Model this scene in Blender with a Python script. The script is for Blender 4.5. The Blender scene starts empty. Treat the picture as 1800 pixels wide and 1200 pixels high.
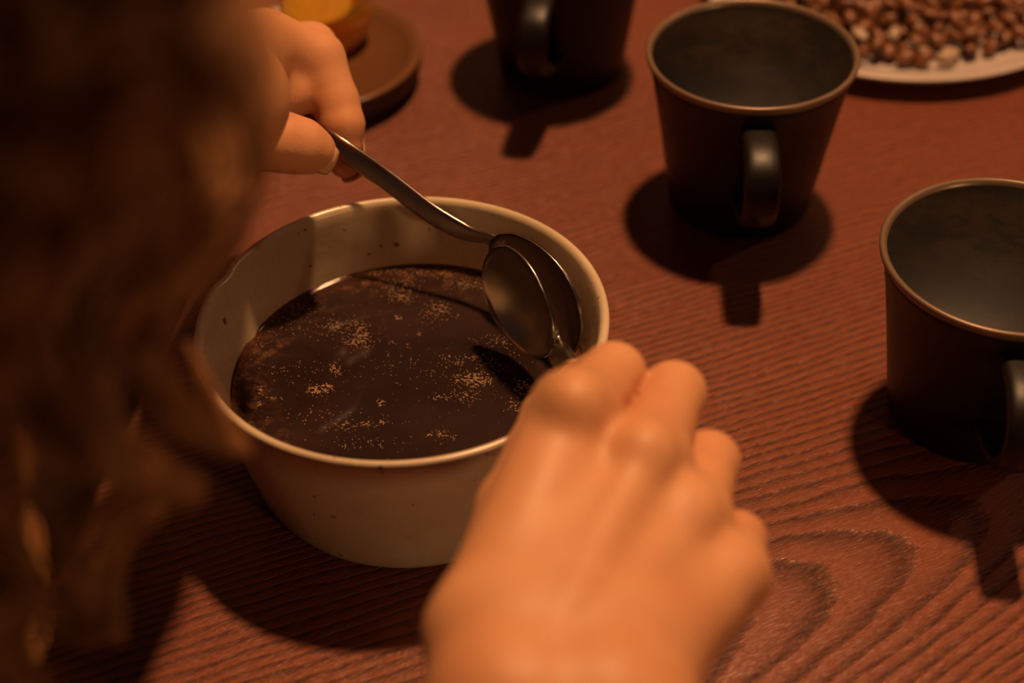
import bpy, bmesh, math, random
import numpy as np
from mathutils import Vector, Matrix, noise as mnoise
C = bpy.context.scene.collection
rnd = random.Random(7)
V = Vector

# ------------------------------------------------------------------ camera, world, lights
# table frame: z = 0 is the table top, floor at z = -0.74; metres
FPX, TH, RO, H = 2600.0, math.radians(42), math.radians(-2), 0.407
R0 = V((1, 0, 0)); FW = V((0, math.cos(TH), -math.sin(TH))); U0 = V((0, math.sin(TH), math.cos(TH)))
CX = math.cos(RO) * R0 + math.sin(RO) * U0
CY = -math.sin(RO) * R0 + math.cos(RO) * U0
CAM = V((0, 0, H))
cam = bpy.data.cameras.new('camera'); cam_o = bpy.data.objects.new('camera', cam); C.objects.link(cam_o)
cam.sensor_width = 36; cam.lens = FPX / 1800 * 36; cam.clip_start = 0.01; cam.clip_end = 50
cam_o.matrix_world = Matrix(((CX.x, CY.x, -FW.x, CAM.x), (CX.y, CY.y, -FW.y, CAM.y), (CX.z, CY.z, -FW.z, CAM.z), (0, 0, 0, 1)))
cam.dof.use_dof = True; cam.dof.focus_distance = 0.53; cam.dof.aperture_fstop = 5.0
bpy.context.scene.camera = cam_o
vs = bpy.context.scene.view_settings
vs.view_transform = 'Standard'; vs.look = 'None'; vs.gamma = 1; vs.use_curve_mapping = False
vs.exposure = 0.0
w = bpy.data.worlds.new('world'); bpy.context.scene.world = w; w.use_nodes = True
w.node_tree.nodes['Background'].inputs[0].default_value = (0.55, 0.30, 0.20, 1)
w.node_tree.nodes['Background'].inputs[1].default_value = 0.055
def lamp(name, loc, e, col, rad):
    l = bpy.data.lights.new(name, 'POINT'); l.energy = e; l.color = col; l.shadow_soft_size = rad
    o = bpy.data.objects.new(name, l); C.objects.link(o); o.location = loc
lamp('ceiling_lamp', (0.25, 0.86, 1.6), 112.0, (1.0, 0.52, 0.235), 0.055)
lamp('second_ceiling_lamp', (1.5, 1.1, 1.5), 11.0, (1.0, 0.55, 0.34), 0.06)
lamp('fill_lamp', (1.5, -1.3, 0.52), 30.0, (1.0, 0.52, 0.24), 0.12)  # added low fill from behind right for the bowl front, no fixture

def px(u, v, d):                       # the place at depth d that the photograph shows at (u, v)
    return CAM + FW * d + CX * ((u - 900) / FPX * d) + CY * ((600 - v) / FPX * d)
def at(u, v, z):                       # the same, at height z above the table
    r = FW * FPX + CX * (u - 900) + CY * (600 - v)
    return CAM + r * ((z - H) / r.z)

# ------------------------------------------------------------------ helpers
def tag(o, label=None, cat=None, group=None, kind=None):
    if label: o['label'] = label
    if cat: o['category'] = cat
    if group: o['group'] = group
    if kind: o['kind'] = kind
    return o
def empty(name, loc=(0, 0, 0), rz=0):
    o = bpy.data.objects.new(name, None); C.objects.link(o); o.location = loc; o.rotation_euler = (0, 0, rz)
    o.empty_display_size = 0.02
    return o
def mesh(name, vs_, fs, mat, parent=None, smooth=True, loc=None):
    m = bpy.data.meshes.new(name); m.from_pydata([tuple(v) for v in vs_], [], fs); m.update()
    if smooth: m.polygons.foreach_set('use_smooth', [True] * len(m.polygons))
    m.materials.append(mat)
    o = bpy.data.objects.new(name, m); C.objects.link(o)
    if parent: o.parent = parent
    if loc: o.location = loc
    return o
def join(*parts):
    vv, ff = [], []
    for v, f in parts:
        k = len(vv); vv += [tuple(p) for p in v]; ff += [tuple(i + k for i in q) for q in f]
    return vv, ff
def lathe(prof, n=96, wob=None, c=(0, 0)):
    vv, ff = [], []
    for i, (r, z) in enumerate(prof):
        for j in range(n):
            a = 2 * math.pi * j / n
            dr, dz = wob(a, r, z) if wob else (0, 0)
            vv.append((c[0] + (r + dr) * math.cos(a), c[1] + (r + dr) * math.sin(a), z + dz))
    for i in range(len(prof) - 1):
        for j in range(n):
            a, b = i * n + j, i * n + (j + 1) % n
            ff.append((a, b, b + n, a + n))
    for ring, flip in ((0, True), (len(prof) - 1, False)):
        if prof[ring][0] > 1e-6:
            k = len(vv); vv.append((c[0], c[1], prof[ring][1]))
            for j in range(n):
                a, b = ring * n + j, ring * n + (j + 1) % n
                ff.append((b, a, k) if flip else (a, b, k))
    return vv, ff
def smooth_path(pts, n):
    pts = [V(p) for p in pts]; P = [pts[0] * 2 - pts[1]] + pts + [pts[-1] * 2 - pts[-2]]
    out = []
    m = len(pts) - 1
    for k in range(n + 1):
        t = k / n * m; i = min(int(t), m - 1); f = t - i
        a, b, c, d = P[i:i + 4]
        out.append(0.5 * ((2 * b) + (c - a) * f + (2 * a - 5 * b + 4 * c - d) * f * f + (3 * b - a - 3 * c + d) * f ** 3))
    return out
def sweep(path, side, section):
    """section(k, t) -> list of (across, up) offsets; side: a vector (or list) that fixes 'across'"""
    vv, ff = [], []
    N = len(path)
    for k, p in enumerate(path):
        t = (path[min(k + 1, N - 1)] - path[max(k - 1, 0)]).normalized()
        s = side[k] if isinstance(side, list) else side
        s = (s - t * s.dot(t)).normalized(); u = t.cross(s).normalized()
        sec = section(k, k / (N - 1)); m = len(sec)
        for a, b in sec: vv.append(p + s * a + u * b)
    for k in range(N - 1):
        for j in range(m):
            a, b = k * m + j, k * m + (j + 1) % m
            ff.append((a, b, b + m, a + m))
    ff.append(tuple(range(m - 1, -1, -1))); ff.append(tuple((N - 1) * m + j for j in range(m)))
    return vv, ff
def superell(a, b, n=16, p=3.0):
    out = []
    for j in range(n):
        t = 2 * math.pi * j / n; c, s = math.cos(t), math.sin(t)
        out.append((a * math.copysign(abs(c) ** (2 / p), c), b * math.copysign(abs(s) ** (2 / p), s)))
    return out
def rbox(x0, x1, y0, y1, z0, z1, b=0.003):
    bm = bmesh.new(); bmesh.ops.create_cube(bm, size=1)
    for v in bm.verts: v.co = V(((x0 + x1) / 2 + v.co.x * (x1 - x0), (y0 + y1) / 2 + v.co.y * (y1 - y0), (z0 + z1) / 2 + v.co.z * (z1 - z0)))
    bmesh.ops.bevel(bm, geom=bm.edges[:], offset=b, segments=2, affect='EDGES')
    vv = [v.co.copy() for v in bm.verts]; bm.verts.index_update(); ff = [tuple(v.index for v in f.verts) for f in bm.faces]
    bm.free(); return vv, ff

class NT:                                                      # small node helper
    def __init__(s, name):
        s.m = bpy.data.materials.new(name); s.m.use_nodes = True; s.t = s.m.node_tree
        s.b = s.t.nodes['Principled BSDF']
    def n(s, kind, **kw):
        o = s.t.nodes.new(kind)
        for k, v in kw.items():
            if k.startswith('i_'):
                key = k[2:]; key = int(key) if key.isdigit() else key.replace('_', ' ')
                o.inputs[key].default_value = v
            else: setattr(o, k, v)
        return o
    def l(s, a, b): s.t.links.new(a, b); return s
    def math(s, op, a, b=None, c=None):
        o = s.n('ShaderNodeMath', operation=op)
        for i, x in enumerate((a, b, c)):
            if x is None: continue
            if isinstance(x, (int, float)): o.inputs[i].default_value = x
            else: s.l(x, o.inputs[i])
        return o.outputs[0]
    def ramp(s, fac, stops):
        o = s.n('ShaderNodeValToRGB'); s.l(fac, o.inputs[0]); e = o.color_ramp.elements
        while len(e) > 1: e.remove(e[-1])
        e[0].position, e[0].color = stops[0][0], (*stops[0][1], 1)
        for p, c in stops[1:]:
            q = e.new(p); q.color = (*c, 1)
        return o.outputs[0]
    def mix(s, fac, a, b, mode='MIX'):
        o = s.n('ShaderNodeMix', data_type='RGBA', blend_type=mode)
        for i, x in ((0, fac), (6, a), (7, b)):
            if isinstance(x, (int, float)): o.inputs[i].default_value = x
            elif isinstance(x, tuple): o.inputs[i].default_value = (*x, 1)
            else: s.l(x, o.inputs[i])
        return o.outputs[2]
    def coord(s): return s.n('ShaderNodeTexCoord').outputs['Object']
    def noise(s, vec, scale, detail=4, rough=0.55, out=0):
        o = s.n('ShaderNodeTexNoise', i_Scale=scale, i_Detail=detail, i_Roughness=rough); s.l(vec, o.inputs['Vector']); return o.outputs[out]
    def mapping(s, vec, loc=(0, 0, 0), rot=(0, 0, 0), scale=(1, 1, 1)):
        o = s.n('ShaderNodeMapping'); s.l(vec, o.inputs[0]); o.inputs[1].default_value = loc; o.inputs[2].default_value = rot; o.inputs[3].default_value = scale
        return o.outputs[0]
    def bump(s, h, strength, dist):
        o = s.n('ShaderNodeBump'); o.inputs['Strength'].default_value = strength; o.inputs['Distance'].default_value = dist
        s.l(h, o.inputs['Height']); s.l(o.outputs[0], s.b.inputs['Normal'])
    def set(s, **kw):
        for k, v in kw.items():
            i = s.b.inputs[k.replace('_', ' ')]
            if hasattr(v, 'is_output'): s.l(v, i)
            elif isinstance(v, tuple) and len(v) == 3 and i.type == 'RGBA': i.default_value = (*v, 1)
            else: i.default_value = v
        return s

# ------------------------------------------------------------------ materials
def mat_table():
    m = NT('stained_ash')
    co = m.coord()
    # along-grain axis u, across-grain axis v
    r = m.mapping(co, rot=(0, 0, math.radians(-27)))
    warp = m.noise(m.mapping(r, scale=(1.3, 4, 1)), 5.0, 3, 0.5)
    fine = m.noise(m.mapping(r, scale=(8, 60, 8)), 4.0, 3, 0.6)
    sep = m.n('ShaderNodeSeparateXYZ'); m.l(r, sep.inputs[0]); u, v = sep.outputs[0], sep.outputs[1]
    v0 = -0.400
    dv = m.math('SUBTRACT', v, v0)
    dvw = m.math('ADD', dv, m.math('MULTIPLY', m.math('SUBTRACT', warp, 0.5), 0.020))
    rr = m.math('SQRT', m.math('ADD', m.math('MULTIPLY', dvw, dvw), 0.0030))
    f = m.math('ADD', rr, m.math('MULTIPLY', u, 0.10))
    f = m.math('ADD', f, m.math('MULTIPLY', m.math('SUBTRACT', fine, 0.5), 0.0016))
    ph = m.math('FRACT', m.math('MULTIPLY', f, 300.0))
    # each ring: smooth late wood, then a porous dark early-wood band
    ring = m.ramp(ph, [(0, (0, 0, 0)), (0.32, (0.12, 0.12, 0.12)), (0.62, (0.55, 0.55, 0.55)), (0.80, (1, 1, 1)), (0.93, (0.75, 0.75, 0.75)), (1, (0, 0, 0))])
    pores = m.noise(m.mapping(r, scale=(60, 700, 60)), 3.0, 2, 0.6)
    pm = m.ramp(pores, [(0.42, (0, 0, 0)), (0.60, (1, 1, 1))])
    dash = m.noise(m.mapping(r, scale=(45, 260, 45)), 3.0, 3, 0.65)
    dm = m.ramp(dash, [(0.36, (0.25, 0.25, 0.25)), (0.62, (1, 1, 1))])
    dark = m.math('MULTIPLY', ring, m.math('MULTIPLY_ADD', dm, 0.75, 0.25))
    dark = m.math('MULTIPLY', dark, 1.0)
    d2 = m.math('MINIMUM', m.math('ADD', m.math('MULTIPLY', dark, 0.82), m.math('MULTIPLY', pm, 0.20)), 1.0)
    broad = m.noise(m.mapping(r, scale=(1, 3, 1)), 7.0, 2, 0.5)
    light = m.mix(broad, (0.205, 0.046, 0.016), (0.300, 0.076, 0.027))
    col = m.mix(d2, light, (0.030, 0.0065, 0.0028))
    m.set(Base_Color=col, Roughness=m.math('MULTIPLY_ADD', d2, 0.20, 0.36))
    m.b.inputs['Specular IOR Level'].default_value = 0.45
    m.bump(m.math('SUBTRACT', 1.0, d2), 0.8, 0.0007)
    return m.m
def plain(name, col, rough=0.5, **kw):
    m = NT(name); n = m.noise(m.coord(), 60, 3)
    m.set(Base_Color=m.mix(n, tuple(c * 0.88 for c in col), tuple(min(1, c * 1.1) for c in col)), Roughness=rough, **kw)
    return m.m
def mat_bowl():
    m = NT('cream_glaze'); co = m.coord()
    a = m.noise(co, 28, 4); b = m.noise(co, 90, 3); s = m.noise(m.mapping(co, loc=(3, 1, 2)), 330, 1, 0.3)
    col = m.mix(m.ramp(a, [(0.35, (0, 0, 0)), (0.7, (1, 1, 1))]), (0.62, 0.49, 0.32), (0.74, 0.61, 0.43))
    col = m.mix(m.math('MULTIPLY', b, 0.25), col, (0.50, 0.36, 0.20))
    sp = m.ramp(s, [(0.745, (0, 0, 0)), (0.775, (1, 1, 1))])
    col = m.mix(sp, col, (0.16, 0.07, 0.025))
    m.set(Base_Color=col, Roughness=m.math('MULTIPLY_ADD', b, 0.16, 0.20), Coat_Weight=0.25, Coat_Roughness=0.18)
    m.bump(m.noise(co, 55, 3), 0.25, 0.0012)
    return m.m
def mat_coffee(center, rad):
    m = NT('coffee_liquid'); co = m.coord()
    sep = m.n('ShaderNodeSeparateXYZ'); m.l(co, sep.inputs[0])
    r = m.math('SQRT', m.math('ADD', m.math('POWER', sep.outputs[0], 2), m.math('POWER', sep.outputs[1], 2)))
    k = m.math('DIVIDE', r, rad)
    sw = m.noise(m.mapping(co, scale=(1, 1.6, 1)), 16, 4, 0.6)
    body = m.mix(m.ramp(sw, [(0.35, (0, 0, 0)), (0.7, (1, 1, 1))]), (0.020, 0.011, 0.009), (0.040, 0.022, 0.018))
    # the brew thins out over the sloping wall: redder at the very edge
    edge = m.ramp(k, [(0.86, (0, 0, 0)), (0.965, (0.22, 0.22, 0.22)), (1.0, (1, 1, 1))])
    col = m.mix(edge, body, (0.11, 0.036, 0.013))
    # thin film of oils and fine bubbles that clings along the wall, broken up
    n1 = m.noise(co, 230, 5, 0.7); n2 = m.noise(co, 40, 3, 0.6)
    film = m.math('MULTIPLY', m.ramp(k, [(0.72, (0, 0, 0)), (0.90, (1, 1, 1)), (0.985, (0.9, 0.9, 0.9)), (1.0, (0.2, 0.2, 0.2))]), m.ramp(n1, [(0.47, (0, 0, 0)), (0.62, (1, 1, 1))]))
    film = m.math('MULTIPLY', film, m.ramp(n2, [(0.40, (0, 0, 0)), (0.58, (1, 1, 1))]))
    col = m.mix(m.math('MULTIPLY', film, 0.7), col, (0.20, 0.092, 0.048))
    m.set(Base_Color=col, Roughness=m.math('MULTIPLY_ADD', film, 0.3, 0.05), IOR=1.34)
    return m.m
def mat_skin():
    m = NT('skin'); co = m.coord()
    a = m.noise(co, 22, 3); b = m.noise(co, 75, 3)
    col = m.mix(m.ramp(a, [(0.35, (0, 0, 0)), (0.68, (1, 1, 1))]), (0.61, 0.28, 0.135), (0.72, 0.375, 0.185))
    col = m.mix(m.math('MULTIPLY', b, 0.18), col, (0.64, 0.24, 0.12))
    m.set(Base_Color=col, Roughness=0.50, Subsurface_Weight=0.18, Subsurface_Radius=(0.008, 0.003, 0.0015), Subsurface_Scale=1.0)
    m.b.inputs['Specular IOR Level'].default_value = 0.4
    v = m.n('ShaderNodeTexVoronoi', i_Scale=900.0); m.l(co, v.inputs['Vector'])
    m.bump(v.outputs[0], 0.12, 0.0003)
    return m.m
def mat_mug(inner):
    m = NT('bronze_black_glaze_inside' if inner else 'black_glaze'); co = m.coord()
    a = m.noise(co, 60, 5, 0.7); b = m.noise(co, 300, 3)
    if inner:
        col = m.mix(m.ramp(a, [(0.44, (0, 0, 0)), (0.60, (1, 1, 1))]), (0.011, 0.0065, 0.003), (0.075, 0.042, 0.014))
        m.set(Base_Color=col, Roughness=m.math('MULTIPLY_ADD', a, 0.35, 0.42))
        m.b.inputs['Specular IOR Level'].default_value = 0.25
    else:
        col = m.mix(a, (0.0050, 0.0030, 0.0024), (0.011, 0.0062, 0.0045))
        m.set(Base_Color=col, Roughness=m.math('MULTIPLY_ADD', b, 0.15, 0.36))
        m.b.inputs['Specular IOR Level'].default_value = 0.4
    m.bump(b, 0.10, 0.0003)
    return m.m
M = dict(
    table=mat_table(), bowl=mat_bowl(), skin=mat_skin(), mug=mat_mug(False), mug_in=mat_mug(True),
    mug_rim=plain('bronze_rim_glaze', (0.20, 0.13, 0.085), 0.32, Metallic=0.2),
    steel=plain('brushed_steel', (0.42, 0.37, 0.33), 0.24, Metallic=1.0),
    foam=plain('coffee_foam', (0.42, 0.25, 0.14), 0.6),
    hair=plain('brown_hair', (0.33, 0.140, 0.046), 0.5),
    plate=plain('grey_white_stoneware', (0.52, 0.44, 0.40), 0.35),
    bean=plain('light_roast_bean', (0.20, 0.075, 0.028), 0.40),
    bean_highlit=plain('highlit_bean', (0.42, 0.30, 0.22), 0.35),  # whitish highlights in the heap, put into the bean colour
    seam=plain('bean_seam', (0.14, 0.06, 0.03), 0.7),
    tray=plain('brown_lacquered_wood', (0.17, 0.070, 0.026), 0.30),
    tray_side=plain('shaded_lacquered_side', (0.02, 0.009, 0.005), 0.5),  # shade on the tray's side is put into this colour
    cloth=plain('dark_knit', (0.030, 0.013, 0.006), 1.0, Specular_IOR_Level=0.05), denim=plain('dark_trousers', (0.03, 0.03, 0.035), 0.9),
    shoe=plain('brown_leather', (0.06, 0.03, 0.02), 0.5), stool=plain('stool_wood', (0.25, 0.11, 0.05), 0.5),
    floor=plain('dark_floor', (0.10, 0.055, 0.035), 0.6), wall=plain('warm_plaster', (0.42, 0.30, 0.22), 0.9),
    nail=plain('nail', (0.72, 0.40, 0.22), 0.3), lip=plain('lip', (0.5, 0.18, 0.13), 0.4),
    eye=plain('eye_white', (0.75, 0.7, 0.65), 0.15), iris=plain('iris_brown', (0.05, 0.02, 0.01), 0.15),
    stain=plain('coffee_stain', (0.28, 0.11, 0.02), 0.3))
g = NT('clear_glass'); g.set(Base_Color=(0.98, 0.97, 0.95), Roughness=0.02, Transmission_Weight=1.0, IOR=1.45); M['glass'] = g.m
g = NT('amber_drink'); g.set(Base_Color=(1.0, 0.44, 0.03), Roughness=0.0, Transmission_Weight=0.55, IOR=1.33, Subsurface_Weight=0.5, Subsurface_Radius=(0.03, 0.012, 0.001), Subsurface_Scale=1.0); M['amber'] = g.m

# ------------------------------------------------------------------ setting
fl = mesh('floor', *rbox(-2.5, 2.5, -2.0, 3.0, -0.80, -0.74), M['floor']); tag(fl, kind='structure')
wb = mesh('wall_back', *rbox(-2.5, 2.5, 3.0, 3.1, -0.74, 1.9), M['wall']); tag(wb, kind='structure')

tb = empty('table', (0, 0.72, -0.74))
tag(tb, 'reddish brown stained wooden table top with ridged grain', 'table')
top = rbox(-0.95, 0.95, 0.115, 1.35, -0.032, 0.0, 0.004)
mesh('table_top', [(x, y - 0.72, z + 0.74) for x, y, z in top[0]], top[1], M['table'], tb, smooth=False)
for sx in (-1, 1):
    for y in (0.19, 1.28):
        v, f = rbox(sx * 0.86 - 0.03, sx * 0.86 + 0.03, y - 0.03, y + 0.03, -0.74, -0.032)
        mesh('leg', [(a, b - 0.72, c + 0.74) for a, b, c in v], f, M['table'], tb, smooth=False)

# ------------------------------------------------------------------ bowl with coffee
BC = V((-0.0384, 0.394, 0)); RB = 0.0727; HB = 0.066; ZC = 0.0370
bowl = empty('ceramic_bowl', BC)
tag(bowl, 'large cream glazed ceramic bowl holding dark coffee on the table', 'bowl')
def bwob(a, r, z):
    k = z / HB
    # hand-thrown: a shallow dip in the rim at the back left
    d = math.exp(-((a - math.radians(158)) / 0.06) ** 2)
    return (0.0005 * math.sin(2 * a + 1) * k - 0.0012 * d * k, (0.0005 * math.sin(3 * a + .5) - 0.0008 * d) * (k ** 6))
prof = [(0.0535, 0.0012), (0.0560, 0.0), (0.0590, 0.0), (0.0602, 0.0012), (0.0606, 0.0030), (0.0614, 0.0050), (0.0628, 0.012), (0.0652, 0.024), (0.0676, 0.036),
        (0.0698, 0.048), (0.0716, 0.058), (0.0725, 0.0630), (0.0727, 0.0645), (0.0724, 0.0655), (0.0716, 0.0660), (0.0706, 0.0659), (0.0697, 0.0652), (0.0691, 0.0640),
        (0.0684, 0.060), (0.0668, 0.052), (0.0652, 0.044), (0.0640, 0.037), (0.0622, 0.029), (0.0596, 0.020), (0.0550, 0.012), (0.0470, 0.0075), (0.030, 0.0060), (0.012, 0.0056)]
mesh('bowl_body', *lathe(prof, 144, bwob), M['bowl'], bowl)
# dried drips on the inside and outside of the wall
def wall_point(u, v, z): return at(u, v, z) - BC
for (u, v, z, s) in ((385, 558, 0.056, 0.0011),):
    p = wall_point(u, v, z); a = math.atan2(p.y, p.x); rr = 0.0672
    bm = bmesh.new(); bmesh.ops.create_icosphere(bm, subdivisions=2, radius=1)
    vv = [V((q.co.x * 0.0004, q.co.y * s * 0.7, q.co.z * s * (1.9 if q.co.z < 0 else 1.1))) for q in bm.verts]
    bm.verts.index_update(); ff = [tuple(x.index for x in f_.verts) for f_ in bm.faces]; bm.free()
    Rm = Matrix.Rotation(a, 3, 'Z')
    o = mesh('coffee_drip', [Rm @ (q + V((rr, 0, z - 0.001))) for q in vv], ff, M['stain'], bowl)
    tag(o, 'small brown coffee drip dried on the inner wall')

RC = 0.0641
coffee = empty('coffee', (BC.x, BC.y, 0.012))
tag(coffee, 'dark brown coffee with pale foam flecks filling the cream bowl', 'coffee')
cp = [(0.0500, 0.0), (0.0585, 0.0085), (0.0615, 0.0175), (0.0634, 0.0245), (RC, 0.0262), (RC - 0.0006, 0.02525), (RC - 0.0014, 0.02503), (RC - 0.003, 0.0250)]
cp += [(RC * k, 0.0250) for k in (0.9, 0.75, 0.5, 0.25, 0.05)]
mesh('coffee_liquid', *lathe(cp, 128), mat_coffee((0, 0), RC), coffee)
# foam: clusters of tiny flattened bubbles floating where the photograph shows them
ico = bmesh.new(); bmesh.ops.create_icosphere(ico, subdivisions=1, radius=1)
iv = np.array([v.co[:] for v in ico.verts]); ico.verts.index_update(); ifc = [tuple(v.index for v in f.verts) for f in ico.faces]; ico.free()
clusters = [(700, 505, 22, 14, 150), (705, 522, 14, 8, 60), (765, 548, 18, 13, 90), (775, 540, 12, 8, 40), (588, 572, 16, 10, 80), (628, 575, 16, 14, 70), (632, 600, 22, 10, 120), (640, 590, 10, 8, 50),
            (557, 686, 14, 6, 130), (575, 678, 8, 4, 40), (590, 652, 7, 6, 40), (588, 645, 5, 6, 20), (832, 667, 26, 8, 190), (845, 672, 14, 6, 80), (822, 664, 20, 6, 60), (820, 695, 22, 9, 80), (775, 697, 14, 4, 35),
            (458, 684, 6, 5, 24), (455, 710, 4, 5, 12), (483, 700, 12, 4, 14), (670, 708, 6, 4, 26), (776, 762, 9, 5, 40), (755, 765, 5, 3, 10), (797, 770, 4, 4, 10), (640, 745, 26, 5, 50), (674, 741, 5, 3, 20),
            (600, 750, 18, 8, 30), (920, 680, 14, 11, 100), (905, 712, 14, 8, 60), (880, 600, 30, 9, 70), (820, 630, 30, 6, 60), (800, 640, 12, 4, 22), (700, 558, 5, 3, 24), (690, 603, 5, 3, 16), (718, 607, 3, 3, 7),
            (684, 618, 4, 3, 8), (737, 588, 4, 4, 10), (806, 555, 4, 4, 9), (560, 585, 30, 12, 26), (520, 655, 40, 14, 26), (650, 640, 60, 20, 30), (480, 650, 16, 8, 14), (640, 780, 60, 10, 36), (560, 730, 60, 12, 30), (740, 655, 70, 22, 40),
            (500, 570, 30, 14, 60), (460, 610, 18, 16, 40), (530, 540, 26, 10, 40), (820, 500, 28, 8, 110), (770, 478, 60, 9, 130), (680, 476, 40, 8, 90), (860, 640, 40, 12, 30)]
vv, ff = [], []
rng = np.random.RandomState(5)
for (u, v, su, sv, n) in clusters:
    for _ in range(int(n * 2.6)):
        a, b = rng.normal(0, 0.62), rng.normal(0, 0.62)
        p = at(u + a * su * 1.15, v + b * sv * 1.15, ZC)
        if mnoise.noise(V((p.x * 900, p.y * 900, 3))) < 0.0: continue
        q = p - BC
        if math.hypot(q.x, q.y) > RC - 0.0012: continue
        s = rng.uniform(0.00009, 0.00028) * (1.25 if rng.rand() < 0.15 else 1)
        k = len(vv)
        vv += [(q.x + x * s * rng.uniform(.9, 1.3), q.y + y * s, 0.02505 + z * s * 0.5) for x, y, z in iv]
        ff += [tuple(i + k for i in t) for t in ifc]
for _ in range(520):
    a, r = rng.uniform(0, 2 * math.pi), RC * math.sqrt(rng.rand()) * 0.97
    s = rng.uniform(0.00007, 0.00020); k = len(vv)
    vv += [(r * math.cos(a) + x * s, r * math.sin(a) + y * s, 0.02505 + z * s * 0.5) for x, y, z in iv]; ff += [tuple(i + k for i in t) for t in ifc]
o = mesh('foam_flecks', vv, ff, M['foam'], coffee); tag(o, 'pale tan foam flecks floating on the coffee', kind='stuff')

# ------------------------------------------------------------------ spoons
def spoon(label, C0, ax, nrm, length, width, depth, hpath, egg):
    """C0 centre of the bowl rim plane, ax from the middle to the neck, nrm out of the hollow; hpath: handle beyond the neck"""
    ax = ax.normalized(); nrm = (nrm - ax * nrm.dot(ax)).normalized(); sd = nrm.cross(ax)
    e = empty('cupping_spoon', C0); tag(e, label, 'spoon')
    nr, na = 12, 56; vv, ff = [], []
    th = 0.0010
    for layer in (0, 1):
        for i in range(nr + 1):
            rho = i / nr
            for j in range(na):
                p = 2 * math.pi * j / na; c, s = math.cos(p), math.sin(p)
                x = length / 2 * rho * c
                y = width / 2 * rho * s * (1 - egg * c * rho)                  # fuller towards the tip
                dz = -depth * (1 - rho ** 2.3)
                bend = 0.0016 * (rho * c) ** 2
                z = dz + bend - (th * (1.0 if rho < 1 else 0.9) if layer else 0)
                k = 1 + (0.012 if layer else 0)
                vv.append(ax * x * k + sd * y * k + nrm * z)
    L = (nr + 1) * na
    for layer in (0, 1):
        for i in range(nr):
            for j in range(na):
                a, b = layer * L + i * na + j, layer * L + i * na + (j + 1) % na
                q = (a, b, b + na, a + na)
                ff.append(q[::-1] if layer == 0 else q)
    for j in range(na):
        a, b = nr * na + j, nr * na + (j + 1) % na; ff.append((a, b, b + L, a + L))
    mesh('spoon_bowl', vv, ff, M['steel'], e)
    neck = C0 + ax * (length / 2)
    pts = [neck - ax * 0.0050 - nrm * 0.0010, neck + ax * 0.0018 + nrm * 0.0004] + hpath
    path = smooth_path(pts, 48)
    def sec(k, t):
        wd = 0.0038 - 0.0014 * math.exp(-((t - 0.16) / 0.10) ** 2) + 0.0010 * t
        if t < 0.08: wd = max(wd, 0.0030 + (0.08 - t) * 0.035)
        return superell(wd, 0.00105, 16, 3.2)
    sides = []
    for k, p in enumerate(path):
        f = min(1, k / 16); sides.append((sd * (1 - f) + HS * f).normalized() if sd.dot(HS) > 0 else (-sd * (1 - f) + HS * f).normalized())
    v2, f2 = sweep(path, sides, sec)
    mesh('handle', [p - C0 for p in v2], f2, M['steel'], e)
    return e
cs = lambda a, b, c: CX * a + CY * b - FW * c        # direction: right, up, towards the viewer
# spoon held in the left hand: reaches in from the upper left, lies against the far right wall
N1 = px(866, 424, 0.553); T1 = px(1020, 608, 0.531)
HS = cs(0.35, 0.75, 0.5)
spoon('metal spoon with its handle in the left hand, bowl against the far right wall', (N1 + T1) / 2, (N1 - T1), cs(-0.62, -0.45, 0.62),
      (N1 - T1).length * 0.99, 0.0385, 0.0065, [px(820, 409, 0.558), px(760, 377, 0.561), px(683, 319, 0.563), px(600, 262, 0.563), px(555, 235, 0.568), px(505, 216, 0.577), px(455, 203, 0.586)], 0.12)
N2 = px(985, 588, 0.508); T2 = px(862, 462, 0.536)
HS = cs(0.8, 0.3, 0.5)
spoon('metal spoon held in the right hand, its hollow bowl in front of the other spoon', (N2 + T2) / 2 + cs(-0.0015, -0.0025, -0.002), (N2 - T2), cs(-0.66, -0.42, 0.62),
      (N2 - T2).length * 1.02, 0.038, 0.0065, [px(984, 622, 0.490), px(1004, 655, 0.470), px(1040, 705, 0.444), px(1090, 800, 0.420), px(1130, 900, 0.403)], 0.17)

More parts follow.
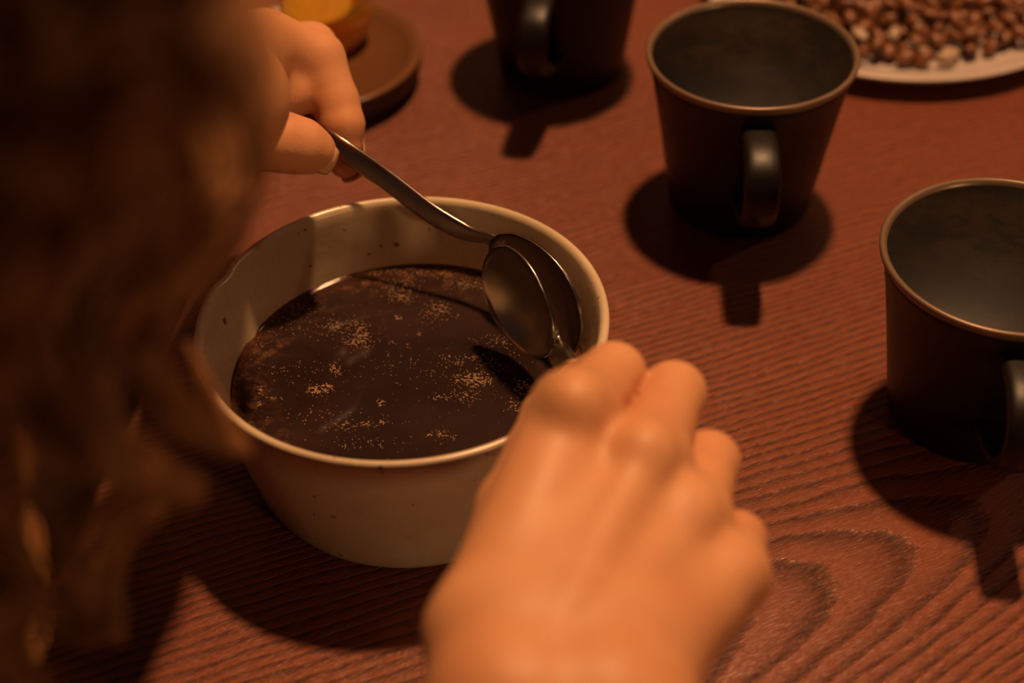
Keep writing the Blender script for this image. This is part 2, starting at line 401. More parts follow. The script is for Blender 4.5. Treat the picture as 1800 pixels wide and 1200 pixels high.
# ------------------------------------------------------------------ mugs
def make_mug():
    e = empty('mug')
    prof = [(0.0255, 0.0014), (0.0275, 0.0), (0.0300, 0.0), (0.0312, 0.0010), (0.0320, 0.0030), (0.0330, 0.010), (0.0365, 0.034), (0.0400, 0.056), (0.0426, 0.070), (0.0441, 0.0748),
            (0.0425, 0.0752)]
    mesh('mug_body', *lathe(prof[:-1] + [(0.0432, 0.0752)], 96), M['mug'], e)
    inn = [(0.0431, 0.0752), (0.0421, 0.0740), (0.0405, 0.068), (0.0368, 0.046), (0.0325, 0.022), (0.0290, 0.010), (0.0240, 0.0055), (0.012, 0.0045), (0.002, 0.0044)]
    mesh('mug_inside', *lathe(inn, 96), M['mug_in'], e)
    rim = [(0.0440 , 0.0738), (0.04485, 0.0752), (0.0450, 0.0764), (0.0446, 0.0771), (0.0439, 0.0773), (0.0431, 0.0771), (0.0424, 0.0763), (0.0420, 0.0750), (0.0417, 0.0738)]
    v, f = lathe(rim, 96); n = len(rim) * 96
    f = [q for q in f if max(q) < n]
    mesh('mug_rim', v, f, M['mug_rim'], e)
    path = smooth_path([V((0, -0.0375, 0.0640)), V((0, -0.0480, 0.0655)), V((0, -0.0600, 0.0655)), V((0, -0.0690, 0.0610)), V((0, -0.0722, 0.0520)),
                        V((0, -0.0695, 0.0430)), V((0, -0.0610, 0.0340)), V((0, -0.0480, 0.0280)), V((0, -0.0340, 0.0250))], 40)
    def sec(k, t):
        fl = 1 + 0.35 * (math.exp(-t / 0.05) + math.exp(-(1 - t) / 0.05))
        return superell(0.0072 * (1 + 0.15 * (fl - 1)), 0.0031 * fl, 20, 2.8)
    mesh('mug_handle', *sweep(path, V((1, 0, 0)), sec), M['mug'], e)
    return e
def copy_tree(o, parent=None):
    c = o.copy(); C.objects.link(c); c.parent = parent
    for ch in list(o.children): copy_tree(ch, c)
    return c
mug0 = make_mug()
mugs = [((0.1059, 0.5445), -0.066, 'black mug with a bronze rim standing beside the plate of coffee beans'),
        ((0.1765, 0.4045), -0.13, 'black mug nearest the camera, cut off by the right edge'),
        ((0.0305, 0.6640), -0.235, 'black mug farthest back, its rim cut off by the top edge')]
for i, (p, rz, lab) in enumerate(mugs):
    o = mug0 if i == 0 else copy_tree(mug0)
    o.location = (p[0], p[1], 0); o.rotation_euler = (0, 0, rz); tag(o, lab, 'mug', 'black mugs on the table')

# ------------------------------------------------------------------ plate of beans
PC = V((0.214, 0.722, 0)); PR = 0.1035
plate = empty('plate', PC); tag(plate, 'greyish white stoneware plate with a raised edge holding the coffee beans', 'plate')
pp = [(0.062, 0.0010), (0.066, 0.0), (0.076, 0.0), (0.080, 0.0015), (0.088, 0.0050), (0.097, 0.0105), (0.1015, 0.0160), (0.1035, 0.0190), (0.1032, 0.0200), (0.1018, 0.0206), (0.1002, 0.0200),
      (0.0985, 0.0182), (0.091, 0.0125), (0.080, 0.0085), (0.060, 0.0062), (0.03, 0.0056), (0.006, 0.0055)]
mesh('plate_dish', *lathe([(a, b * 0.60) for a, b in pp], 120), M['plate'], plate)
def bean_mesh(mat):
    nr, na = 8, 10; vv, ff = [], []
    for i in range(nr + 1):
        t = math.pi * i / nr
        for j in range(na):
            p = 2 * math.pi * j / na
            x = 0.0056 * math.cos(t); y = 0.0040 * math.sin(t) * math.cos(p); z = 0.0034 * math.sin(t) * math.sin(p)
            if z < 0: z *= 0.55
            z2 = z
            if z < 0 and abs(y) < 0.0011: z2 = z + 0.0011 * math.sin(t)           # the groove on the flat side
            vv.append((x, y, z2))
    for i in range(nr):
        for j in range(na):
            a, b = i * na + j, i * na + (j + 1) % na; ff.append((a, b, b + na, a + na))
    o = mesh('coffee_bean', vv, ff, mat)
    return o
protos = [bean_mesh(M['bean']), bean_mesh(M['bean_highlit'])]
br = random.Random(11); placed = []; beans = []
def dish_z(r):
    return 0.0035 if r < 0.06 else 0.0037 + max(0, (r - 0.06)) * 0.14
grid = {}
tries = 0
while len(placed) < 300 and tries < 30000:
    tries += 1
    r = 0.083 * math.sqrt(br.random()); a = br.uniform(math.radians(150), math.radians(390))
    x, y = r * math.cos(a), r * math.sin(a)
    if y > 0.02 or (y > -0.0 and r < 0.03): continue
    z = dish_z(r) + 0.0042
    hmax = 0.021 - 0.0 * r - max(0, (r - 0.045)) * 0.30
    ok = False
    while z < hmax + 0.004:
        if all((x - q[0]) ** 2 + (y - q[1]) ** 2 + ((z - q[2]) * 1.1) ** 2 > 0.0079 ** 2 for q in placed): ok = True; break
        z += 0.0022
    if not ok: continue
    placed.append((x, y, z))
for i, (x, y, z) in enumerate(placed):
    pale = br.random() < 0.07
    src = protos[1 if pale else 0]
    o = src if not src.get('used') else src.copy()
    if not src.get('used'): src['used'] = 1
    else: C.objects.link(o)
    o.location = PC + V((x, y, z)); o.rotation_euler = (br.uniform(-0.9, 0.9) + (math.pi if br.random() < 0.4 else 0), br.uniform(-0.7, 0.7), br.uniform(0, 6.28))
    s = br.uniform(0.88, 1.08); o.scale = (s, s * br.uniform(.9, 1.05), s)
    beans.append(o)
    tag(o, 'coffee bean coloured pale as a highlight in the heap on the plate' if pale else 'brown roasted coffee bean in the heap on the plate', 'coffee bean',
        'beans coloured as highlights in the heap' if pale else 'roasted beans in the heap')
back, vv, ff = 0, [], []
bv = [v.co.copy() for v in protos[0].data.vertices]; bf = [tuple(p.vertices) for p in protos[0].data.polygons]
for _ in range(420):                                           # the half of the heap beyond the frame
    r = 0.080 * math.sqrt(br.random()); a = br.uniform(0, math.pi); x, y = r * math.cos(a), r * math.sin(a)
    if y < 0.012: continue
    z = dish_z(r) + 0.004 + br.uniform(0, max(0.001, 0.012 - 0.2 * max(0, r - 0.03)))
    Rm = (Matrix.Rotation(br.uniform(0, 6.28), 3, 'Z') @ Matrix.Rotation(br.uniform(-.6, .6), 3, 'X')); k = len(vv)
    vv += [Rm @ v + V((x, y, z)) for v in bv]; ff += [tuple(i + k for i in q) for q in bf]
o = mesh('coffee_beans', vv, ff, M['bean'], None, loc=PC); tag(o, 'far half of the heap of roasted coffee beans, beyond the top edge', 'coffee beans', None, 'stuff')
for o in beans:
    if 'used' in o: del o['used']

# ------------------------------------------------------------------ tray and glass, back left
TC = V((-0.094, 0.657, 0))
tray = empty('round_tray', TC); tag(tray, 'round brown lacquered wooden tray with its side darkened for shade, behind the left hand', 'tray')
v, f = lathe([(0.040, 0.001), (0.046, 0.0), (0.0500, 0.0020), (0.0530, 0.0100), (0.0540, 0.0165)], 96)
mesh('tray_side', v, [q for q in f if max(q) < 5 * 96 + 1 and not (5 * 96 in q and min(q) >= 4 * 96)], M['tray_side'], tray)
mesh('tray_top', *lathe([(0.0540, 0.0165), (0.0541, 0.0178), (0.0532, 0.0184), (0.0515, 0.0182), (0.0500, 0.0170), (0.0480, 0.0163), (0.030, 0.0160), (0.004, 0.0160)], 96), M['tray'], tray)
GC = V((-0.0885, 0.668, 0.0160))
gl = empty('drinking_glass', GC); tag(gl, 'small round clear glass standing on the brown tray', 'glass')
gp = [(0.012, 0.0008), (0.0135, 0.0), (0.0165, 0.0010), (0.0205, 0.0060), (0.0228, 0.0130), (0.0232, 0.0200), (0.0222, 0.0290), (0.0205, 0.0380), (0.0197, 0.0450), (0.0191, 0.0455), (0.0186, 0.0450),
      (0.0194, 0.0380), (0.0211, 0.0290), (0.0221, 0.0200), (0.0217, 0.0130), (0.0196, 0.0070), (0.0160, 0.0038), (0.010, 0.0028), (0.002, 0.0028)]
mesh('glass_wall', *lathe(gp, 80), M['glass'], gl)
am = mesh('amber_drink', *lathe([(0.009, 0.0026), (0.0161, 0.0036), (0.0198, 0.0069), (0.0219, 0.0130), (0.0223, 0.0200), (0.0221, 0.0230), (0.0216, 0.0231), (0.008, 0.0231), (0.001, 0.0231)], 80), M['amber'], None, loc=GC)
tag(am, 'glowing amber drink inside the small round glass', 'drink')

# ------------------------------------------------------------------ person
def surface_nets(fn, lo, hi, h):
    n = [int(math.ceil((hi[i] - lo[i]) / h)) + 1 for i in range(3)]
    xs = [lo[i] + h * np.arange(n[i]) for i in range(3)]
    X, Y, Z = np.meshgrid(*xs, indexing='ij')
    D = fn(X.astype(np.float32), Y.astype(np.float32), Z.astype(np.float32))
    S = D < 0
    cs_ = np.zeros(tuple(k - 1 for k in n) + (3,), np.float32); cnt = np.zeros(tuple(k - 1 for k in n), np.float32)
    def sl(o): return tuple(slice(o[i], n[i] - 1 + o[i]) for i in range(3))
    for ax_ in range(3):
        o2 = [i for i in range(3) if i != ax_]
        for a in (0, 1):
            for b in (0, 1):
                p = [0, 0, 0]; p[o2[0]] = a; p[o2[1]] = b; q = list(p); q[ax_] = 1
                d0, d1 = D[sl(p)], D[sl(q)]; cr = (d0 < 0) != (d1 < 0)
                t = np.where(cr, d0 / np.where(cr, d0 - d1, 1), 0)
                for i in range(3):
                    base = t if i == ax_ else float(p[i])
                    cs_[..., i] += np.where(cr, base, 0)
                cnt += cr
    act = cnt > 0; idx = -np.ones(act.shape, np.int64); idx[act] = np.arange(act.sum())
    I = np.argwhere(act); P = (I + cs_[act] / cnt[act][:, None]) * h + np.array(lo)
    quads = []
    for ax_ in range(3):
        o2 = [(ax_ + 1) % 3, (ax_ + 2) % 3]
        s0 = [slice(1, n[i] - 1) for i in range(3)]; s1 = list(s0); s0[ax_] = slice(0, n[ax_] - 1); s1[ax_] = slice(1, n[ax_])
        A, B = S[tuple(s0)], S[tuple(s1)]
        E = np.argwhere(A != B)
        if not len(E): continue
        for i in range(3):
            if i != ax_: E[:, i] += 1
        flip = S[tuple(E.T)]
        def c_(a, b):
            q = E.copy(); q[:, o2[0]] -= a; q[:, o2[1]] -= b; return idx[tuple(q.T)]
        q = np.stack([c_(1, 1), c_(0, 1), c_(0, 0), c_(1, 0)], 1)
        q[~flip] = q[~flip][:, ::-1]
        quads.append(q)
    return P, np.concatenate(quads)
def cone_d(X, Y, Z, a, b, ra, rb):
    a = np.array(a[:], np.float32); b = np.array(b[:], np.float32); ab = b - a; L2 = max(float(ab @ ab), 1e-9)
    t = np.clip(((X - a[0]) * ab[0] + (Y - a[1]) * ab[1] + (Z - a[2]) * ab[2]) / L2, 0, 1)
    return np.sqrt((X - a[0] - t * ab[0]) ** 2 + (Y - a[1] - t * ab[1]) ** 2 + (Z - a[2] - t * ab[2]) ** 2) - (ra + (rb - ra) * t)
def smin(a, b, k):
    h = np.clip(0.5 + 0.5 * (b - a) / k, 0, 1); return b * (1 - h) + a * h - k * h * (1 - h)
def hand_mesh(palm, fingers, kp, h=0.0013, kf=0.0045):
    """palm: list of cones (a, b, ra, rb); fingers: list of joint chains [(p, r), ...]"""
    pts = [c[0] for c in palm] + [c[1] for c in palm] + [j[0] for f in fingers for j in f]
    lo = [min(p[i] for p in pts) - 0.032 for i in range(3)]; hi = [max(p[i] for p in pts) + 0.032 for i in range(3)]
    def fn(X, Y, Z):
        d = None
        for a, b, ra, rb in palm:
            e = cone_d(X, Y, Z, a, b, ra, rb); d = e if d is None else smin(d, e, kp)
        fd = None
        for ch in fingers:
            c = None
            for (p, r), (q, s) in zip(ch[:-1], ch[1:]):
                e = cone_d(X, Y, Z, p, q, r, s); c = e if c is None else smin(c, e, 0.0022)
            fd = c if fd is None else smin(fd, c, 0.0007)
        return smin(d, fd, kf)
    P, Q = surface_nets(fn, lo, hi, h)
    return P, Q

# right hand (back of the hand towards the lens)
W1, W2 = px(905, 1255, 0.344), px(1062, 1262, 0.344)
RE = V((0.125, -0.035, 0.040))                                 # right elbow
Wm = (W1 + W2) / 2
rp = [(px(868, 1120, 0.359), px(1010, 728, 0.401), 0.0165, 0.0128),
      (px(945, 1120, 0.356), px(1135, 812, 0.399), 0.0170, 0.0128),
      (px(1030, 1130, 0.357), px(1210, 912, 0.397), 0.0170, 0.0122),
      (px(1105, 1145, 0.359), px(1280, 1012, 0.392), 0.0160, 0.0115),
      (W1, px(868, 1120, 0.359), 0.0200, 0.0165), (W2, px(1105, 1145, 0.359), 0.0195, 0.0160),
      (W1, W2, 0.0200, 0.0195), (W1, px(960, 900, 0.40), 0.0185, 0.0140), (W2, px(1200, 1010, 0.40), 0.0180, 0.0120),
      (px(880, 1080, 0.375), px(915, 900, 0.413), 0.0150, 0.0125),         # thumb metacarpal
      (W1, Wm + (RE - Wm) * 0.55, 0.0200, 0.030), (W2, Wm + (RE - Wm) * 0.55, 0.0195, 0.030)]
# knuckles and tendons on the back
for (u, v, d, r) in ((1008, 712, 0.3885, 0.0085), (1131, 797, 0.3870, 0.0085), (1207, 902, 0.3862, 0.0080), (1287, 1005, 0.3830, 0.0070)):
    rp.append((px(u, v, d), px(u + 3, v - 6, d + 0.001), r, r))
ten = [((975, 1120, 0.341), (1130, 815, 0.3845)), ((1040, 1130, 0.342), (1206, 915, 0.3840))]
for a, b in ten: rp.append((px(*a), px(*b), 0.0024, 0.0034))
rf = [[(px(1010, 728, 0.401), 0.0118), (px(1048, 690, 0.419), 0.0094), (px(1078, 658, 0.432), 0.0093), (px(1046, 668, 0.450), 0.0080), (px(1012, 672, 0.468), 0.0066)],
      [(px(1135, 812, 0.399), 0.0118), (px(1163, 745, 0.417), 0.0093), (px(1184, 692, 0.434), 0.0094), (px(1140, 700, 0.456), 0.0080), (px(1085, 705, 0.466), 0.0066)],
      [(px(1210, 912, 0.397), 0.0110), (px(1232, 860, 0.412), 0.0087), (px(1246, 812, 0.426), 0.0089), (px(1195, 815, 0.446), 0.0076), (px(1140, 812, 0.450), 0.0064)],
      [(px(1280, 1012, 0.392), 0.0102), (px(1292, 975, 0.402), 0.0080), (px(1296, 950, 0.412), 0.0081), (px(1250, 940, 0.428), 0.0068), (px(1200, 930, 0.432), 0.0058)],
      [(px(915, 900, 0.413), 0.0125), (px(945, 800, 0.437), 0.0100), (px(968, 735, 0.452), 0.0092), (px(1015, 690, 0.476), 0.0070)]]
# left hand (thumb and forefinger pinch the other spoon)
LW = px(392, 170, 0.480); LE = V((-0.205, 0.110, 0.100))
LW2 = px(372, 225, 0.490)
lp = [(px(400, 100, 0.520), px(468, 78, 0.560), 0.0150, 0.0125), (px(395, 120, 0.530), px(465, 90, 0.580), 0.0160, 0.0125), (px(390, 140, 0.540), px(455, 120, 0.597), 0.0155, 0.0118), (px(385, 165, 0.545), px(445, 160, 0.607), 0.0145, 0.0105),
      (LW, px(400, 110, 0.525), 0.0190, 0.0165), (LW2, px(385, 160, 0.540), 0.0190, 0.0155), (LW, LW2, 0.0195, 0.0190),
      (px(385, 200, 0.500), px(410, 238, 0.530), 0.0145, 0.0118), (px(400, 190, 0.545), px(510, 160, 0.570), 0.0120, 0.0105),
      (LW, LW + (LE - LW) * 0.6, 0.0185, 0.024), (LW2, LW + (LE - LW) * 0.6, 0.0175, 0.024)]
lf = [[(px(468, 78, 0.560), 0.0120), (px(520, 88, 0.567), 0.0102), (px(558, 104, 0.571), 0.0106), (px(590, 180, 0.571), 0.0090), (px(601, 220, 0.570), 0.0086), (px(606, 255, 0.571), 0.0068)],
      [(px(465, 90, 0.580), 0.0118), (px(548, 84, 0.592), 0.0100), (px(585, 170, 0.594), 0.0085), (px(600, 240, 0.590), 0.0078), (px(606, 284, 0.586), 0.0066)],
      [(px(455, 120, 0.597), 0.0110), (px(530, 125, 0.607), 0.0092), (px(560, 200, 0.606), 0.0080), (px(550, 250, 0.600), 0.0066)],
      [(px(445, 160, 0.607), 0.0100), (px(505, 165, 0.613), 0.0080), (px(525, 225, 0.609), 0.0068), (px(510, 255, 0.603), 0.0058)],
      [(px(410, 238, 0.530), 0.0118), (px(455, 246, 0.535), 0.0108), (px(498, 250, 0.539), 0.0108), (px(530, 257, 0.542), 0.0100), (px(551, 265, 0.545), 0.0084)]]
# head
HC = V((-0.155, 0.165, 0.370))                                    # middle of the skull
hf = V((-0.05, 0.62, -0.78)).normalized()                        # where the face looks: down into the bowl
hr = hf.cross(V((0, 0, 1))).normalized(); hu = hr.cross(hf)
hp = lambda x, y, z: HC + hr * x + hf * y + hu * z               # right, forward, up of the head
NK = V((-0.160, -0.010, 0.285))
def head_fn(X, Y, Z):
    A = np.stack([X - HC.x, Y - HC.y, Z - HC.z], -1)
    x = A @ np.array(hr[:], np.float32); y = A @ np.array(hf[:], np.float32); z = A @ np.array(hu[:], np.float32)
    def ell(cx, cy, cz, a, b, c):
        q = np.sqrt(((x - cx) / a) ** 2 + ((y - cy) / b) ** 2 + ((z - cz) / c) ** 2); return (q - 1) * min(a, b, c)
    d = ell(0, -0.012, 0.028, 0.070, 0.086, 0.078)
    d = smin(d, ell(0, 0.012, -0.030, 0.058, 0.064, 0.074), 0.02)
    d = smin(d, ell(0, 0.045, -0.078, 0.026, 0.028, 0.022), 0.02)         # chin
    d = smin(d, ell(0, 0.072, 0.018, 0.040, 0.012, 0.010), 0.012)         # brow
    for s in (-1, 1):
        d = smin(d, ell(s * 0.033, 0.058, -0.022, 0.018, 0.014, 0.018), 0.012)
        e = ell(s * 0.029, 0.084, 0.002, 0.015, 0.013, 0.010); d = -smin(-d, e, 0.006)
        d = smin(d, ell(s * 0.070, -0.006, -0.006, 0.008, 0.016, 0.029), 0.004)
    nb, nt = hp(0, 0.074, 0.006), hp(0, 0.098, -0.028)
    d = smin(d, cone_d(X, Y, Z, nb, nt, 0.0065, 0.0095), 0.006)
    for s in (-1, 1): d = smin(d, ell(s * 0.010, 0.085, -0.031, 0.0075, 0.008, 0.006), 0.005)
    d = smin(d, ell(0, 0.071, -0.052, 0.020, 0.012, 0.010), 0.008)
    d = smin(d, cone_d(X, Y, Z, HC + (NK - HC) * 0.35, NK, 0.050, 0.054), 0.025)
    return d
P1, Q1 = hand_mesh(rp, rf, 0.0055, kf=0.0034)
P2, Q2 = hand_mesh(lp, lf, 0.0075)
lo = [HC[i] - 0.16 for i in range(3)]; hi = [HC[i] + 0.14 for i in range(3)]; lo[1] -= 0.06
P3, Q3 = surface_nets(head_fn, lo, hi, 0.003)
# trunk, upper arms and legs under the clothes
SR, SL = V((0.040, -0.190, 0.205)), V((-0.340, -0.090, 0.225)); HIP = V((-0.16, -0.36, -0.215))
KR, KL = V((-0.02, 0.02, -0.235)), V((-0.29, 0.04, -0.235)); AR, AL = V((-0.01, 0.02, -0.655)), V((-0.29, 0.04, -0.655))
chest = (SR + SL) / 2 + V((0.0, -0.02, -0.10)); belly = HIP * 0.55 + chest * 0.45
def body_cones(x, sleeves=True, trunk=True, legs=True):
    L = []
    if trunk:
        sh = (SR - SL).normalized()
        L += [(NK + V((0, 0, 0.0)), chest, 0.054 + x, 0.095 + x), (SR, chest + sh * 0.06, 0.046 + x, 0.085 + x), (SL, chest - sh * 0.06, 0.046 + x, 0.085 + x),
              (chest + sh * 0.055, belly + V((0.05, 0, 0)), 0.088 + x, 0.085 + x), (chest - sh * 0.055, belly - V((0.05, 0, 0)), 0.088 + x, 0.085 + x),
              (belly + V((0.05, 0, 0)), HIP + V((0.07, 0, 0)), 0.085 + x, 0.090 + x), (belly - V((0.05, 0, 0)), HIP - V((0.07, 0, 0)), 0.085 + x, 0.090 + x)]
    if sleeves:
        a1 = Wm + (RE - Wm) * 0.50; a2 = LW + (LE - LW) * 0.13
        L += [(SR, RE, 0.044 + x, 0.035 + x), (RE, a1, 0.035 + x, 0.029 + x), (SL, LE, 0.044 + x, 0.035 + x), (LE, a2, 0.042 + x, 0.0190 + x * 0.5)]
    if legs:
        L += [(HIP + V((0.08, 0, -0.01)), KR, 0.080 + x, 0.055 + x), (HIP + V((-0.08, 0, -0.01)), KL, 0.080 + x, 0.055 + x), (KR, AR, 0.052 + x, 0.034 + x), (KL, AL, 0.052 + x, 0.034 + x)]
    return L
def cones_mesh(L, k, h):
    lo = [min(min(c[0][i], c[1][i]) for c in L) - 0.13 for i in range(3)]; hi = [max(max(c[0][i], c[1][i]) for c in L) + 0.13 for i in range(3)]
    def fn(X, Y, Z):
        d = None
        for a, b, ra, rb in L:
            e = cone_d(X, Y, Z, a, b, ra, rb); d = e if d is None else smin(d, e, k)
        return d
    return surface_nets(fn, lo, hi, h)
P4, Q4 = cones_mesh(body_cones(-0.003), 0.03, 0.009)
feet = [(AR, AR + V((0, 0.0, -0.04)), 0.032, 0.034), (AR + V((0, 0, -0.04)), AR + V((0.01, 0.13, -0.055)), 0.034, 0.026), (AL, AL + V((0, 0, -0.04)), 0.032, 0.034), (AL + V((0, 0, -0.04)), AL + V((-0.01, 0.13, -0.055)), 0.034, 0.026)]
P5, Q5 = cones_mesh(feet, 0.01, 0.007)
def pyl(P, Q): return P.tolist(), [tuple(q) for q in Q.tolist()]
person = empty('person', (HIP.x, HIP.y, -0.74))
POFF = V((HIP.x, HIP.y, -0.74))
def pmesh(name, v, f, mat):
    a = np.array([tuple(p) for p in v]) - np.array(POFF[:])
    return mesh(name, a.tolist(), f, mat, person)
tag(person, 'person with long curly brown hair leaning over the bowl, a spoon in each hand', 'person')
pmesh('body', *join(pyl(P1, Q1), pyl(P2, Q2), pyl(P3, Q3), pyl(P4, Q4), pyl(P5, Q5)), M['skin'])
sw = cones_mesh(body_cones(0.008, legs=False), 0.03, 0.008)
o = pmesh('sweater', *pyl(*sw), M['cloth']); tag(o, 'dark knitted sweater with sleeves pushed up')
tr = [c for c in body_cones(0.009, sleeves=False, trunk=False)] + [(HIP + V((0.07, 0, 0)), HIP - V((0.07, 0, 0)), 0.098, 0.098)]
o = pmesh('trousers', *pyl(*cones_mesh(tr, 0.03, 0.009)), M['denim']); tag(o, 'dark trousers')
for A in (AR, AL):
    sx = 0.01 if A is AR else -0.01
    ft = [(A + V((0, -0.01, -0.035)), A + V((sx, 0.13, -0.046)), 0.0395, 0.033), (A + V((0, -0.005, -0.01)), A + V((0, -0.01, -0.04)), 0.039, 0.040)]
    P, Q = cones_mesh(ft, 0.01, 0.006); P[:, 2] = np.maximum(P[:, 2], -0.7395)
    pmesh('shoe', *pyl(P, Q), M['shoe'])
for s in (-1, 1):
    v, f = lathe([(0.0001, -0.0115), (0.006, -0.0098), (0.0100, -0.0055), (0.0115, 0.0), (0.0100, 0.0055), (0.006, 0.0098), (0.0001, 0.0115)], 20)
    c0 = hp(s * 0.029, 0.069, 0.002); e = pmesh('eye', [c0 + V(p) for p in v], f, M['eye'])
    v, f = lathe([(0.0052, 0.0), (0.0048, 0.0008), (0.003, 0.0016), (0.0003, 0.0020)], 20)
    mesh('iris', [c0 - POFF + hr * p[0] + hu * p[1] + hf * (0.0104 + p[2]) for p in v], f, M['iris'], e)
path = smooth_path([hp(-0.022, 0.077, -0.053), hp(-0.01, 0.084, -0.050), hp(0, 0.085, -0.052), hp(0.01, 0.084, -0.050), hp(0.022, 0.077, -0.053)], 14)
pmesh('lips', *sweep(path, hu, lambda k, t: superell(0.0015 + 0.005 * math.sin(math.pi * t), 0.0022, 10, 2)), M['lip'])
def fingernail(a, b, r, up, ln=0.0105, wd=0.95):
    """a last joint, b tip centre, r radius at the tip; up = back of the finger"""
    t = (b - a).normalized(); up = (up - t * up.dot(t)).normalized(); s = t.cross(up)
    nu, nv = 8, 8; vv, ff = [], []
    for layer in (0, 1):
        for i in range(nu + 1):
            x = -0.5 + i / nu
            for j in range(nv + 1):
                y = -1 + 2 * j / nv
                ang = y * wd * math.sqrt(max(0.08, 1 - (abs(x) * 1.5) ** 3.2 if x > 0 else 1 - (abs(x) * 1.35) ** 6))
                rr = r + 0.0004 - layer * 0.0007
                vv.append(b + t * (x * ln + 0.0012) + up * (rr * math.cos(ang) - 0.0009 * max(0, x) * 2) + s * (rr * math.sin(ang)))
    L = (nu + 1) * (nv + 1)
    for layer in (0, 1):
        for i in range(nu):
            for j in range(nv):
                q = layer * L + i * (nv + 1) + j; q = (q, q + 1, q + nv + 2, q + nv + 1); ff.append(q if layer else q[::-1])
    edge = [j for j in range(nv + 1)] + [i * (nv + 1) + nv for i in range(1, nu + 1)] + [nu * (nv + 1) + j for j in range(nv - 1, -1, -1)] + [i * (nv + 1) for i in range(nu - 1, 0, -1)]
    for k in range(len(edge)):
        a_, b_ = edge[k], edge[(k + 1) % len(edge)]; ff.append((a_, b_, b_ + L, a_ + L))
    pmesh('fingernail', vv, ff, M['nail'])
fingernail(lf[4][3][0], lf[4][4][0] - cs(0.0014, 0, 0), 0.0086, cs(0.15, -0.10, 0.98), 0.0120, 0.72)
for ch in lf[:4]: fingernail(ch[-2][0], ch[-1][0], ch[-1][1] + 0.0004, cs(0.5, 0.1, -0.9), 0.0095)
for ch in rf[:4]: fingernail(ch[-2][0], ch[-1][0], ch[-1][1] + 0.0004, cs(0.1, 0.6, -0.7), 0.0095)
fingernail(rf[4][-2][0], rf[4][-1][0], 0.0072, cs(-0.6, -0.2, -0.8), 0.0110)

# ---- hair: curly locks made of fine strands
hrng = np.random.RandomState(21)
HV, HF = [], []
def lock(path3, n, rad, sr, seg=None, taper=0.5):
    """path3: control points; n strands spread over radius rad, strand radius sr"""
    seg = seg or 8 * (len(path3) - 1)
    P = np.array([p[:] for p in smooth_path(path3, seg)]); N = len(P)
    T = np.gradient(P, axis=0); T /= np.linalg.norm(T, axis=1)[:, None] + 1e-9
    ref = np.array([0.31, 0.2, 0.93]); A = np.cross(T, ref); A /= np.linalg.norm(A, axis=1)[:, None] + 1e-9; B = np.cross(T, A)
    t = np.linspace(0, 1, N)
    for k in range(n):
        r = rad * math.sqrt(hrng.rand()) * (0.6 + 0.8 * hrng.rand()); ph = hrng.uniform(0, 6.28); tw = hrng.uniform(-3, 3); fr = hrng.uniform(3, 9)
        wob = 1 + 0.35 * np.sin(t * fr + ph * 3)
        prof_ = (1 - taper * np.abs(2 * t - 1) ** 3) * wob
        a = ph + tw * t
        Q = P + (A * np.cos(a)[:, None] + B * np.sin(a)[:, None]) * (r * prof_)[:, None]
        srr = sr * hrng.uniform(0.6, 1.3) * np.clip(np.minimum(t * 12, (1 - t) * 6) + 0.15, 0, 1)
        base = sum(len(x) for x in HV_n); ring = []
        for j in range(3):
            c, s = math.cos(j * 2.0944), math.sin(j * 2.0944)
            ring.append(Q + (A * c + B * s) * srr[:, None])
        VV = np.stack(ring, 1).reshape(-1, 3)
        k0 = HCOUNT[0]; HV_n.append(VV); HCOUNT[0] += len(VV)
        i = np.arange(N - 1)[:, None] * 3; j = np.arange(3)[None]; j2 = (j + 1) % 3
        F_ = np.stack([i + j, i + j2, i + 3 + j2, i + 3 + j], -1).reshape(-1, 4) + k0
        HF_n.append(F_)
HV_n, HF_n, HCOUNT = [], [], [0]
def plock(pts, n=60, rad=0.0035, sr=0.00022, k=1.36, root=False):
    P = [px(a, b, c * k) for a, b, c in pts]
    if root:                                                   # grow it from the scalp
        q = P[0] - HC; side = hr * hrng.uniform(0.02, 0.06) + hf * hrng.uniform(0.0, 0.06) + hu * hrng.uniform(0.05, 0.09)
        s0 = HC + side; m1 = HC + (side * 0.6 + q * 0.4).normalized() * 0.125
        P = [s0, m1] + P
    lock(P, n, rad * 1.35, sr * 1.3)
# curls that hang between the lens and the table
plock([(330, -220, .20), (380, -20, .20), (330, 170, .20), (375, 330, .20), (300, 450, .20), (215, 510, .20), (160, 600, .20), (155, 700, .20), (200, 790, .20), (270, 840, .205), (350, 868, .21)], 150, 0.0036)
plock([(420, -220, .20), (390, 0, .20), (440, 200, .20), (400, 400, .21), (340, 480, .21), (285, 540, .21), (262, 620, .21), (290, 700, .215), (345, 750, .22), (420, 790, .225)], 110, 0.0027)
plock([(150, -220, .20), (90, 0, .20), (160, 200, .20), (120, 380, .21), (70, 470, .21), (45, 580, .21), (60, 690, .21), (110, 780, .21), (190, 840, .21)], 120, 0.003)
plock([(250, 880, .22), (180, 905, .22), (135, 960, .22), (140, 1030, .22), (190, 1085, .22), (140, 1130, .22)], 45, 0.0026)
plock([(290, 890, .23), (225, 940, .23), (195, 1000, .23), (190, 1070, .23), (215, 1130, .23)], 40, 0.0020)
plock([(-60, 860, .22), (0, 960, .22), (60, 1050, .22), (140, 1095, .22), (200, 1080, .22)], 50, 0.003)
plock([(-80, 1080, .22), (0, 1150, .22), (80, 1230, .22)], 50, 0.003)
plock([(330, 600, .23), (370, 680, .23), (400, 740, .23), (440, 800, .23)], 14, 0.0022)
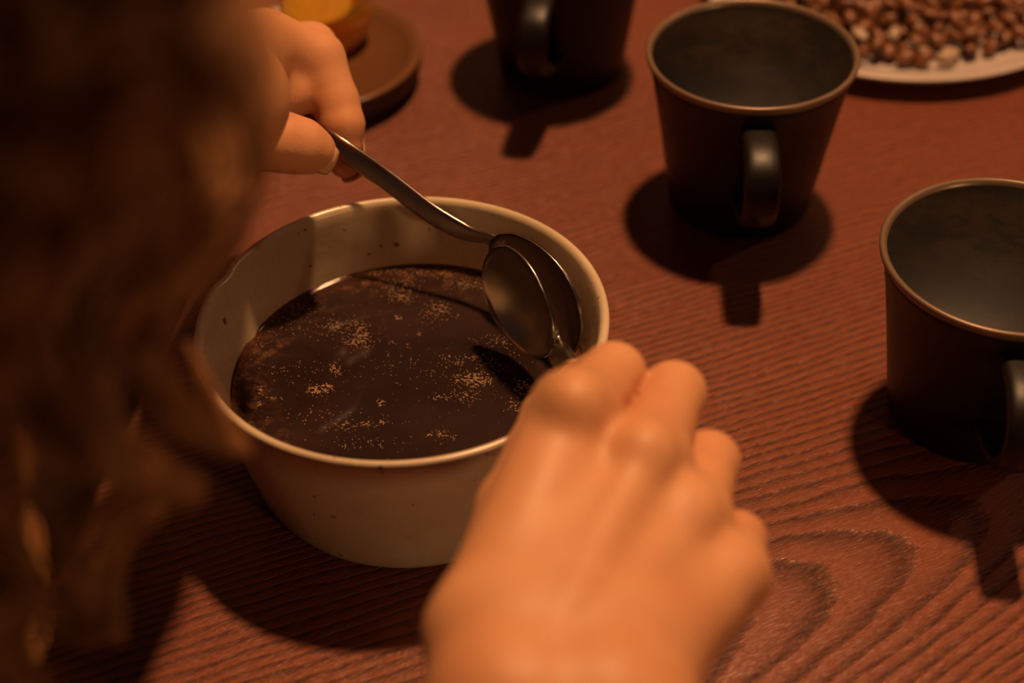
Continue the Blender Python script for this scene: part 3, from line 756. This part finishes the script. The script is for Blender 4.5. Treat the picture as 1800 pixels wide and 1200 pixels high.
# the fuller mass above
for i in range(50):
    u0 = hrng.uniform(-260, 400); d = hrng.uniform(0.165, 0.235); amp = hrng.uniform(25, 75); per = hrng.uniform(260, 480); ph = hrng.uniform(0, 6.28)
    vend = 430 - 0.25 * max(0, u0) + hrng.uniform(-120, 60) + (420 if u0 < -60 else 0)
    pts = []; v = -200; sl = hrng.uniform(0.02, 0.16)
    while v < vend:
        pts.append((u0 + sl * (v + 200) + amp * math.sin(v / per * 6.28 + ph), v, d + 0.012 * math.cos(v / per * 6.28 + ph) + 0.00003 * v)); v += 70
    if len(pts) > 3: plock(pts, 26, hrng.uniform(0.0022, 0.0042), 0.00022, 1.12, True)
for i in range(30):                                             # darker locks farther to the left, down to the table's shade
    u0 = hrng.uniform(-260, 10); d = hrng.uniform(0.22, 0.27); amp = hrng.uniform(30, 80); per = hrng.uniform(250, 450); ph = hrng.uniform(0, 6.28)
    pts = [(u0 + amp * math.sin(v / per * 6.28 + ph), v, d + 0.012 * math.cos(v / per * 6.28 + ph)) for v in range(250, 1330, 75)]
    plock(pts, 34, hrng.uniform(0.003, 0.005), 0.00024)
# locks over the rest of the head
ga = 2.39996
for i in range(260):
    z = 1 - 1.25 * (i + 0.5) / 260; a = ga * i; rr = math.sqrt(max(0, 1 - z * z))
    dirx, diry = rr * math.cos(a), rr * math.sin(a)
    if diry > 0.55 and z < 0.62: continue                      # leave the face free
    root = hp(dirx * 0.069, -0.012 + diry * 0.084, 0.026 + z * 0.076)
    out = (root - HC).normalized()
    ln = hrng.uniform(0.13, 0.20); pts = [root]; p = root.copy(); amp = hrng.uniform(0.004, 0.009); ph = hrng.uniform(0, 6.28)
    for k in range(1, 9):
        f_ = k / 8
        p = root + out * (0.030 * min(1, f_ * 2.5)) + V((0, 0, -1)) * (ln * max(0, f_ - 0.12)) + V((math.cos(ph + k * 1.4), math.sin(ph + k * 1.4), 0)) * amp
        # hair never falls through the skull
        q = p - HC; m_ = 0.088
        if q.length < m_: p = HC + q.normalized() * m_
        if (p - CAM).length < 0.085: p = CAM + (p - CAM).normalized() * 0.085
        if p.z < 0.03: p.z = 0.03
        pts.append(p)
    ok = True
    for p in pts:                                              # keep these off the picture itself
        q = p - CAM; dd = q.dot(FW)
        if dd > 0.01 and abs(q.dot(CX)) / dd < 0.37 and abs(q.dot(CY)) / dd < 0.26: ok = False
    if ok: lock(pts, 26, 0.0065, 0.0004, 28)
hv = np.concatenate(HV_n) - np.array(POFF[:]); hfc = np.concatenate(HF_n)
m = bpy.data.meshes.new('hair'); m.vertices.add(len(hv)); m.vertices.foreach_set('co', hv.astype(np.float32).ravel())
m.loops.add(len(hfc) * 4); m.loops.foreach_set('vertex_index', hfc.astype(np.int32).ravel())
m.polygons.add(len(hfc)); m.polygons.foreach_set('loop_start', np.arange(0, len(hfc) * 4, 4, dtype=np.int32)); m.update(); m.validate()
m.polygons.foreach_set('use_smooth', [True] * len(m.polygons)); m.materials.append(M['hair'])
ho = bpy.data.objects.new('hair', m); C.objects.link(ho); ho.parent = person; tag(ho, 'long curly brown hair hanging in loose ringlets', kind='stuff')

# ------------------------------------------------------------------ stool under the person
st = empty('stool', (HIP.x, HIP.y, -0.74)); tag(st, 'plain wooden stool under the seated person', 'stool')
mesh('seat', *lathe([(0.17, 0.392), (0.185, 0.396), (0.19, 0.405), (0.188, 0.416), (0.175, 0.422), (0.01, 0.420)], 48), M['stool'], st)
for a in (45, 135, 225, 315):
    c, s = math.cos(math.radians(a)), math.sin(math.radians(a))
    mesh('leg', *sweep([V((c * 0.17, s * 0.17, 0.0)), V((c * 0.125, s * 0.125, 0.396))], V((-s, c, 0)), lambda k, t: superell(0.014 + 0.004 * t, 0.014 + 0.004 * t, 14, 2.0)), M['stool'], st)
